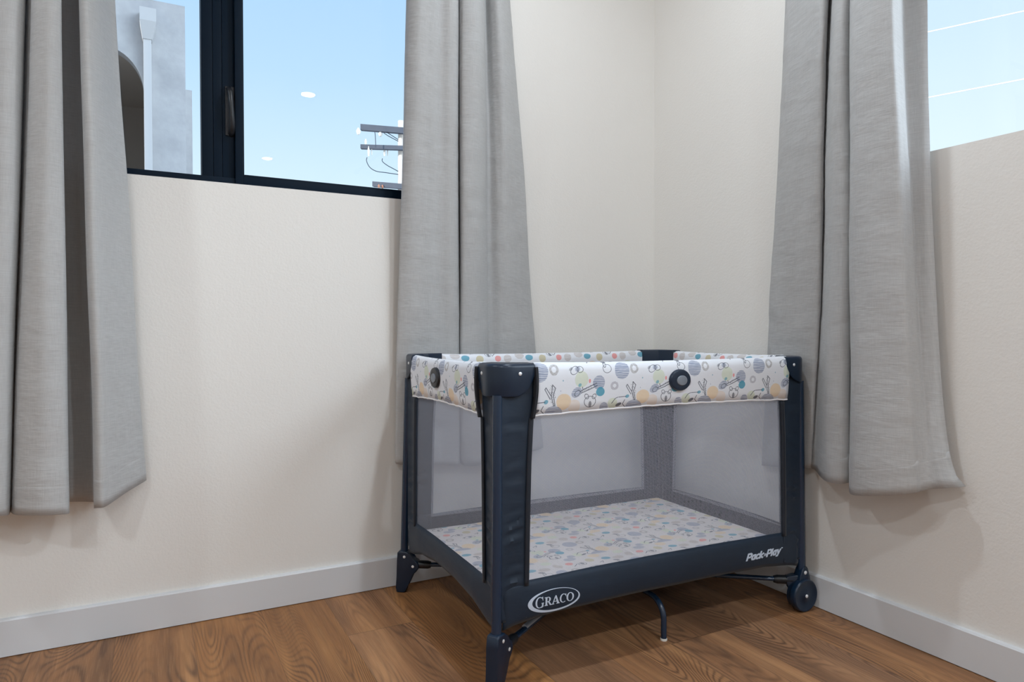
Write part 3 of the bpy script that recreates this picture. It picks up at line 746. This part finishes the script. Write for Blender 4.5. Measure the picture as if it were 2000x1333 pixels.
def wheel(c):
    xb, yb = LEAN[c][2], LEAN[c][3]; sy = -1 if c == 1 else 1
    base = Vector((xb, yb, 0)); d = (Vector((HUB.x, HUB.y, 0)) - base).normalized(); yv = Vector((0, sy, 0))
    # bracket: shell round the post that tapers up, in the plane of the front side
    bm = bmesh.new()
    prism(bm, [(-.020, .050), (-.022, .080), (-.017, .104), (-.010, .122), (-.004, .129), (.006, .129), (.012, .122), (.018, .100), (.021, .078), (.021, .050)], base - Vector((0, sy*.012, 0)), (1, 0, 0), (0, 0, 1), (0, sy, 0), .026, .004, 2)
    prism(bm, [(-.016, .040), (-.016, .104), (.022, .103), (.034, .099), (.044, .097), (.044, .074), (.036, .066), (.030, .050), (.026, .030), (.0, .028)], base - d.cross(Vector((0, 0, 1)))*.012, d, (0, 0, 1), d.cross(Vector((0, 0, 1))), .024, .003, 2)
    br = obj('wheel_bracket', bm, M_NAVYP, crib, 50)
    p0 = base + yv*.0135 + Vector((0, 0, .112)); bm = bmesh.new(); tube(bm, [p0, p0+yv*.0015, p0+yv*.003], .005, 14, rs=[.0055, .0055, .003]); q = obj('rivet', bm, M_METAL, br); q['label'] = 'silver rivet'
    wc = Vector((xb - .004, yb - sy*.012, .0470)); prof4 = [(0, .0325), (.009, .0325), (.012, .031), (.037, .0305), (.040, .0330), (.0445, .0335), (.0465, .0315), (.0470, .028), (.0470, .016), (.0455, .013), (.0420, .012), (.0420, .0), (.0, .0)]
    bm = bmesh.new(); n = 44; rr = []
    for (r_, h_) in prof4:
        if r_ == 0: rr.append([bm.verts.new(wc + yv*h_)])
        else: rr.append([bm.verts.new(wc + yv*h_ + Vector((r_*math.cos(k*2*PI/n), 0, r_*math.sin(k*2*PI/n)))) for k in range(n)])
    for a, b in zip(rr, rr[1:]):
        for k in range(n):
            if len(a) == 1: bm.faces.new((a[0], b[k], b[(k+1) % n]))
            elif len(b) == 1: bm.faces.new((a[k], a[(k+1) % n], b[0]))
            else: bm.faces.new((a[k], a[(k+1) % n], b[(k+1) % n], b[k]))
    wh = obj('wheel', bm, M_NAVYP, crib, 50)
    p0 = wc + yv*.034; bm = bmesh.new(); tube(bm, [p0, p0+yv*.0015, p0+yv*.003], .005, 14, rs=[.005, .005, .003]); q = obj('axle_pin', bm, M_METAL, wh); q['label'] = 'silver axle pin'
wheel(1); wheel(2)
bm = bmesh.new(); cyl(bm, (HUB.x, HUB.y, .080), (0, 0, 1), .045, .036, 28, .004); obj('hub', bm, M_BLACKP, crib)
# bent centre legs, one towards each long side
for sg in (-1, 1):
    y0 = HUB.y; ye = (.028 if sg < 0 else LY-.028)
    pts = [(HUB.x+.006, y0 + sg*.03, .108), (HUB.x+.006, lerp(y0, ye, .6), .104)]
    for i in range(9):
        th = PI/2*i/8; R_ = .050; pts.append((HUB.x+.006, ye - sg*R_ + sg*R_*math.sin(th), .052 + R_*math.cos(th)))
    pts.append((HUB.x+.006, ye, .005)); bm = bmesh.new(); tube(bm, pts, .0078, 14); o = obj('centre_leg', bm, M_NAVYT, crib)
    bm = bmesh.new(); tube(bm, [(HUB.x+.006, ye, 0), (HUB.x+.006, ye, .0035), (HUB.x+.006, ye, .006)], .009, 16, rs=[.0088, .0094, .0086]); q = obj('leg_cap', bm, M_WHITEP, o); q['label'] = 'white foot cap'
# floor cloth and pad
rows = []
for i in range(13): rows.append([(lerp(.006, LX-.006, i/12), lerp(.006, LY-.006, j/8), .172 - .008*math.sin(PI*i/12)*math.sin(PI*j/8)*0) for j in range(9)])
o = obj('floor_cloth', grid(rows), M_NAVYF, crib, 60); solid(o, .003)
bm = bmesh.new(); N1, N2 = 46, 30; x0, x1, y0, y1 = .022, LX-.022, .018, LY-.018; uvl = None
rows, uvs = [], []
def padz(u, v):
    e = min(u, 1-u)*(x1-x0); f = min(v, 1-v)*(y1-y0); k = min(1, e/.018)**.5*min(1, f/.018)**.5
    sag = 0
    for q in (.25, .5, .75): sag -= .004*math.exp(-((u-q)/.006)**2)
    return .184 + .013*k + sag + .0015*mnoise.noise(Vector((u*8, v*6, 2)))
us = sorted(set([i/N1 for i in range(N1+1)] + [.004, .010, .016, .99, .984, .996] + [q+d_ for q in (.25, .5, .75) for d_ in (-.012, -.006, 0, .006, .012)]))
vs_ = sorted(set([i/N2 for i in range(N2+1)] + [.006, .015, .024, .976, .985, .994]))
for u in us:
    rows.append([(lerp(x0, x1, u), lerp(y0, y1, v), padz(u, v)) for v in vs_]); uvs.append([(lerp(x0, x1, u), lerp(y0, y1, v)) for v in vs_])
pad = obj('mattress_pad', grid(rows, uvs), M_PAD, crib, 60); solid(pad, .009, -1); pad['label'] = 'thin printed mattress pad'

# ---- lettering on the front skirt
def flat(name, polys, mat, parent, s, t0, z0, n_):
    """polys: outlines in (t, z) metres; slightly raised print"""
    bm = bmesh.new()
    for poly in polys:
        a = [bm.verts.new(SP(s, t0+x, skirt_n(s, t0+x, z0+y, SIDES[s][3]) + n_, z0+y)) for x, y in poly]; bm.faces.new(a)
    ext = bmesh.ops.extrude_face_region(bm, geom=bm.faces[:]); nn = Vector((*SIDES[s][2], 0))
    for v in ext['geom']:
        if isinstance(v, bmesh.types.BMVert): v.co += nn*.0006
    return obj(name, bm, mat, parent, 0)
def ring_polys(cx, cy, rx, ry, ix, iy, ox=0, oy=0, a0=0, a1=360, n=40):
    out = []
    for i in range(n):
        t0, t1 = math.radians(lerp(a0, a1, i/n)), math.radians(lerp(a0, a1, (i+1)/n))
        out.append([(cx+rx*math.cos(t0), cy+ry*math.sin(t0)), (cx+rx*math.cos(t1), cy+ry*math.sin(t1)), (cx+ox+ix*math.cos(t1), cy+oy+iy*math.sin(t1)), (cx+ox+ix*math.cos(t0), cy+oy+iy*math.sin(t0))])
    return out
SKN = .0016
flat('logo_ring', ring_polys(0, 0, .0700, .0275, .0625, .0245, .0035, .0016, n=64), M_LOGO, front_skirt, 0, .1505, .1805, SKN)
def gl_G():
    P = ring_polys(.50, .5, .50, .52, .33, .455, .02, 0, 52, 300, 26)
    P += [[(.72, .45), (1.02, .45), (1.02, .40), (.97, .38), (.97, .08), (.78, .0), (.78, .38), (.72, .40)], [(.66, .08), (.66, .0), (.80, .0), (.97, .10), (.97, .16), (.80, .14)],
          [(.78, .95), (.84, 1.0), (.90, 1.0), (.92, .66), (.87, .66), (.80, .84)]]
    return P, 1.10
def gl_R():
    P = [[(.0, 0), (.46, 0), (.46, .06), (.36, .09), (.36, .91), (.46, 1), (.0, 1), (.0, .94), (.12, .91), (.12, .09), (.0, .06)], [(.36, 1), (.52, 1), (.52, .93), (.36, .93)], [(.36, .50), (.52, .50), (.52, .43), (.36, .43)]]
    P += ring_polys(.50, .715, .32, .285, .10, .215, 0, 0, -90, 90, 14)
    P += [[(.42, .46), (.62, .50), (.90, .09), (1.0, .06), (1.0, 0), (.72, 0)]]
    return P, 1.0
def gl_A():
    P = [[(.44, 1), (.60, 1), (.98, .08), (1.08, .06), (1.08, 0), (.62, 0), (.62, .06), (.72, .08), (.45, .80)], [(.40, .92), (.48, .84), (.20, .08), (.32, .06), (.32, 0), (-.04, 0), (-.04, .06), (.08, .08)], [(.26, .36), (.64, .36), (.66, .29), (.24, .29)]]
    return P, 1.06
def gl_C():
    P = ring_polys(.50, .5, .50, .52, .32, .45, .02, 0, 50, 308, 26)
    P += [[(.76, .92), (.84, .98), (.88, .98), (.90, .66), (.85, .66), (.78, .84)]]
    return P, .93
def gl_O(): return ring_polys(.52, .5, .52, .52, .30, .46, 0, 0, n=36), 1.06
letters = []; x = 0
for i, g in enumerate((gl_G, gl_R, gl_A, gl_C, gl_O)):
    P, adv = g(); h = 1.25 if i == 0 else 1.0; wsc = 1.0 if i == 0 else .92; dy = -.12 if i == 0 else 0
    for poly in P: letters.append([(x + a*wsc, b*h + dy) for a, b in poly])
    x += adv*wsc
tw = x; SCL = .104/tw
flat('brand_lettering', [[((a - tw/2)*SCL, (b - .5)*.0205) for a, b in poly] for poly in letters], M_LOGO, front_skirt, 0, .1520, .1812, SKN)
# rounded italic product lettering, pen strokes
def stroke(pts, wd):
    out = []
    for (x0_, y0_), (x1_, y1_) in zip(pts, pts[1:]):
        d = Vector((x1_-x0_, y1_-y0_)); L_ = d.length or 1; d /= L_; n_ = Vector((-d.y, d.x))*wd/2; e = d*wd*.42
        a, b = Vector((x0_, y0_)) - e, Vector((x1_, y1_)) + e; out.append([tuple(a-n_), tuple(b-n_), tuple(b+n_), tuple(a+n_)])
    return out
GL = {'P': ([[(.05, 0), (.05, 1)], [(.05, 1), (.42, 1), (.58, .88), (.58, .58), (.42, .44), (.05, .44)]], .76),
      'a': ([[(.48, .68), (.48, .0)], [(.48, .62), (.36, .68), (.16, .64), (.04, .46), (.04, .20), (.16, .02), (.36, .0), (.48, .10)]], .70),
      'c': ([[(.48, .60), (.32, .68), (.14, .62), (.04, .44), (.04, .22), (.14, .04), (.32, .0), (.48, .08)]], .64),
      'k': ([[(.05, 0), (.05, 1)], [(.48, .66), (.10, .32), (.50, .0)]], .66),
      'l': ([[(.05, 0), (.05, 1)]], .30),
      'y': ([[(.04, .68), (.28, .05)], [(.54, .68), (.22, -.28), (.04, -.28)]], .66)}
polys = []; x = 0
for ch in 'Pack':
    st, adv = GL[ch]
    for q in st: polys += stroke([(a+x, b) for a, b in q], .26)
    x += adv
for q in ([(.10, .18), (.10, .50)], [(.10, .42), (.26, .50), (.34, .40), (.34, .18)]): polys += stroke([(a+x, b) for a, b in q], .13)
x += .56
for ch in 'Play':
    st, adv = GL[ch]
    for q in st: polys += stroke([(a+x, b) for a, b in q], .26)
    x += adv
polys += stroke([(x-.02, .92), (x+.10, .92)], .06); polys += stroke([(x+.04, .92), (x+.04, .78)], .05); polys += stroke([(x+.14, .78), (x+.14, .92), (x+.18, .85), (x+.22, .92), (x+.22, .78)], .035)
tw2 = x; S2 = .132/tw2
flat('model_lettering', [[((a + b*.28 - tw2/2)*S2, (b-.4)*.0165) for a, b in poly] for poly in polys], M_LOGO, front_skirt, 0, .8255, .1870, SKN)

# ---------------------------------------------------------------- outside, north
gr = struct('ground', box(bmesh.new(), -30, 60, 0.6, 80, -3.3, -3.2), M_GROUND, ang=0)
YB = 4.0
e1 = at(361, 8, 1, YB); tl = at(290, -2, 1, YB); ac = at(205, 165, 1, YB); aj = at(281, 160, 1, YB); ARC = aj.x - ac.x
bz = at(228, 92, 1, YB).z; az = ac.z
bld = thing('neighbour_building', 'pale bluish stucco house with an arched opening, outside the dark-framed window', 'building', (0, 0, 0))
ay = bz - az + .015
outl = [(ac.x-4.5, -3.2), (ac.x-ARC, -3.2), (ac.x-ARC, az)] + [(ac.x + ARC*math.cos(t), az + ay*math.sin(t)) for t in [PI*(1-i/24) for i in range(1, 24)]] + [(ac.x+ARC, az), (ac.x+ARC, -3.2), (e1.x, -3.2), (e1.x, e1.z), (ac.x-4.5, e1.z)]
obj('facade', prism(bmesh.new(), outl, (0, YB, 0), (1, 0, 0), (0, 0, 1), (0, 1, 0), .10), M_STUCCO, bld, 20)
bm = bmesh.new(); box(bm, e1.x-.28, e1.x, YB+.101, YB+4, -3.2, e1.z); box(bm, ac.x-4.5, ac.x-4.2, YB+.101, YB+4, -3.2, e1.z); box(bm, ac.x-4.2, e1.x-.28, YB+3.7, YB+4, -3.2, e1.z)
obj('rear_wall', bm, M_STUCCO, bld, 0)
bm = bmesh.new(); box(bm, ac.x-4.2, e1.x-.281, YB+.101, YB+3.7, az+ay+.10, az+ay+.3); box(bm, ac.x-4.2, e1.x-.281, YB+1.9, YB+2.0, -3.2, az+ay+.10)
obj('loggia_lining', bm, M_STUCCO_IN, bld, 0)
obj('loggia_floor', box(bmesh.new(), ac.x-4.2, e1.x-.281, YB+.101, YB+1.9, 1.25, 1.45), M_STUCCO_IN, bld, 0)
sa, sb = at(281, 200, 1, YB-.08), at(297, 200, 1, YB-.08); zt = at(289, 70, 1, YB-.08).z; z0 = at(289, 40, 1, YB-.08).z; zc = at(289, 15, 1, YB-.08).z
ha, hb = at(272.5, 30, 1, YB-.10).x, at(305, 30, 1, YB-.10).x
dsp = obj('downspout', box(bmesh.new(), sa.x, sb.x, YB-.085, YB-.004, -3.1, zt, .006), M_SPOUT, bld)
bm = bmesh.new()
lv = [(ha, hb, YB-.13, zc), (ha, hb, YB-.13, z0), (sa.x-.004, sb.x+.004, YB-.09, zt-.01)]
rr = [[bm.verts.new((a, YB-.003, z)), bm.verts.new((b, YB-.003, z)), bm.verts.new((b, y, z)), bm.verts.new((a, y, z))] for a, b, y, z in lv]
for a, b in zip(rr, rr[1:]):
    for k in range(4): bm.faces.new((a[k], a[(k+1) % 4], b[(k+1) % 4], b[k]))
bm.faces.new(rr[0]); bm.faces.new(rr[-1][::-1]); obj('leader_head', bm, M_SPOUT, bld, 0)
q0 = at(375, 172, 1, YB+2.2); annex = at(352, 172, 1, YB+2.2)
obj('side_wing', box(bmesh.new(), e1.x+.001, at(375, 172, 1, YB+1.2).x, YB+1.2, YB+3.4, -3.2, at(373, 172, 1, YB+1.2).z), M_STUCCO, bld, 0)

# utility pole
YP = 15.0
pc = at(784, 232, 1, YP); pole = thing('utility_pole', 'pale utility pole with dark crossarms and insulators, outside the dark-framed window', 'utility pole', (pc.x, YP, -3.2))
def PL(v): return Vector(v) - pole.location
bm = bmesh.new(); tube(bm, [(0, 0, 0), (0, 0, pc.z+3.2)], .1, 20, rs=[.15, .085]); obj('mast', bm, M_POLE, pole)
def arm(px0, py0, py1, hgt, dpt=.12, name='crossarm', yo=-.16, mat=None):
    a = at(px0, py0, 1, YP+.35); b = at(784, py1, 1, YP+yo); d = (b-a); far = b + d; c_ = PL(a); e_ = PL(far); dx = (e_-c_).normalized(); nn = Vector((-dx.y, dx.x, 0)).normalized(); bm = bmesh.new()
    vs = [bm.verts.new(p + nn*sy*dpt/2 + Vector((0, 0, sz*hgt/2))) for p in (c_, e_) for sy, sz in ((-1, -1), (1, -1), (1, 1), (-1, 1))]
    bm.faces.new(vs[:4][::-1]); bm.faces.new(vs[4:])
    for k in range(4): bm.faces.new((vs[k], vs[(k+1) % 4], vs[4+(k+1) % 4], vs[4+k]))
    o = obj(name, bm, mat or M_ARM, pole, 0); return o, a, b
def bell(parent, px, py, y, rx, rz, mat):
    p = PL(at(px, py, 1, y)); bm = bmesh.new(); tube(bm, [p+Vector((0, 0, rz)), p+Vector((0, 0, rz*.6)), p+Vector((0, 0, rz*.2)), p+Vector((0, 0, -.3*rz)), p+Vector((0, 0, -rz))], rx, 14, rs=[rx*.35, rx*.6, rx, rx*.95, rx*.55]); return obj('insulator', bm, mat, parent)
a1, *_ = arm(705, 244.5, 251, .15); a2, *_ = arm(705, 282.5, 285, .105); a3, *_ = arm(729, 355.5, 360, .13)
bell(a1, 700, 252, YP+.3, .055, .085, M_INSUL); bell(a1, 743, 257, YP+.1, .055, .065, M_INSUL)
bell(a2, 714.5, 273, YP+.3, .03, .08, M_INSUL); bell(a2, 720, 291, YP+.2, .028, .13, M_INSUL); bell(a2, 726, 291, YP+.2, .016, .10, M_INSUL); bell(a2, 751, 291, YP+.1, .028, .13, M_INSUL); bell(a2, 757, 292, YP+.1, .016, .11, M_INSUL)
bell(a3, 740, 359, YP+.1, .03, .045, M_RUST); bell(a3, 747, 360, YP+.1, .03, .045, M_RUST)
def wire(pts, r=.010, y=YP):
    P = [PL(at(px, py, 1, y)) for px, py in pts]; fine = []
    for i in range(len(P)-1):
        q = [P[max(i-1, 0)], P[i], P[i+1], P[min(i+2, len(P)-1)]]
        for s_ in range(6): fine.append(Vector([cat(q[0][c], q[1][c], q[2][c], q[3][c], s_/6) for c in range(3)]))
    fine.append(P[-1]); bm = bmesh.new(); tube(bm, fine, r, 8); obj('wire', bm, M_WIRE, pole)
wire([(717, 303), (716, 310), (722, 322), (735, 330), (755, 333), (782, 337)]); wire([(747, 305), (747, 311), (757, 319), (770, 326), (782, 333)])
wire([(732, 253), (733, 262), (734, 284)]); wire([(748, 254), (760, 262), (783, 274)]); wire([(754, 253), (768, 262), (785, 273)])

# pale overhead cables seen through the right window
for (a, b, lab) in (((1812, 58), (2000, 17), 'thin pale overhead cable crossing the right window, the upper one'), ((1818, 185), (2000, 150), 'thin pale overhead cable crossing the right window, the lower one')):
    A, B = at(*a, 0, 8), at(*b, 0, 8); d = B-A; bm = bmesh.new(); tube(bm, [A - d*6, A - d*2, A, B, B + d*4, B + d*14], .0085, 8); tag(obj('overhead_cable', bm, M_PALEWIRE), lab, 'cable', 'cables outside the right window')
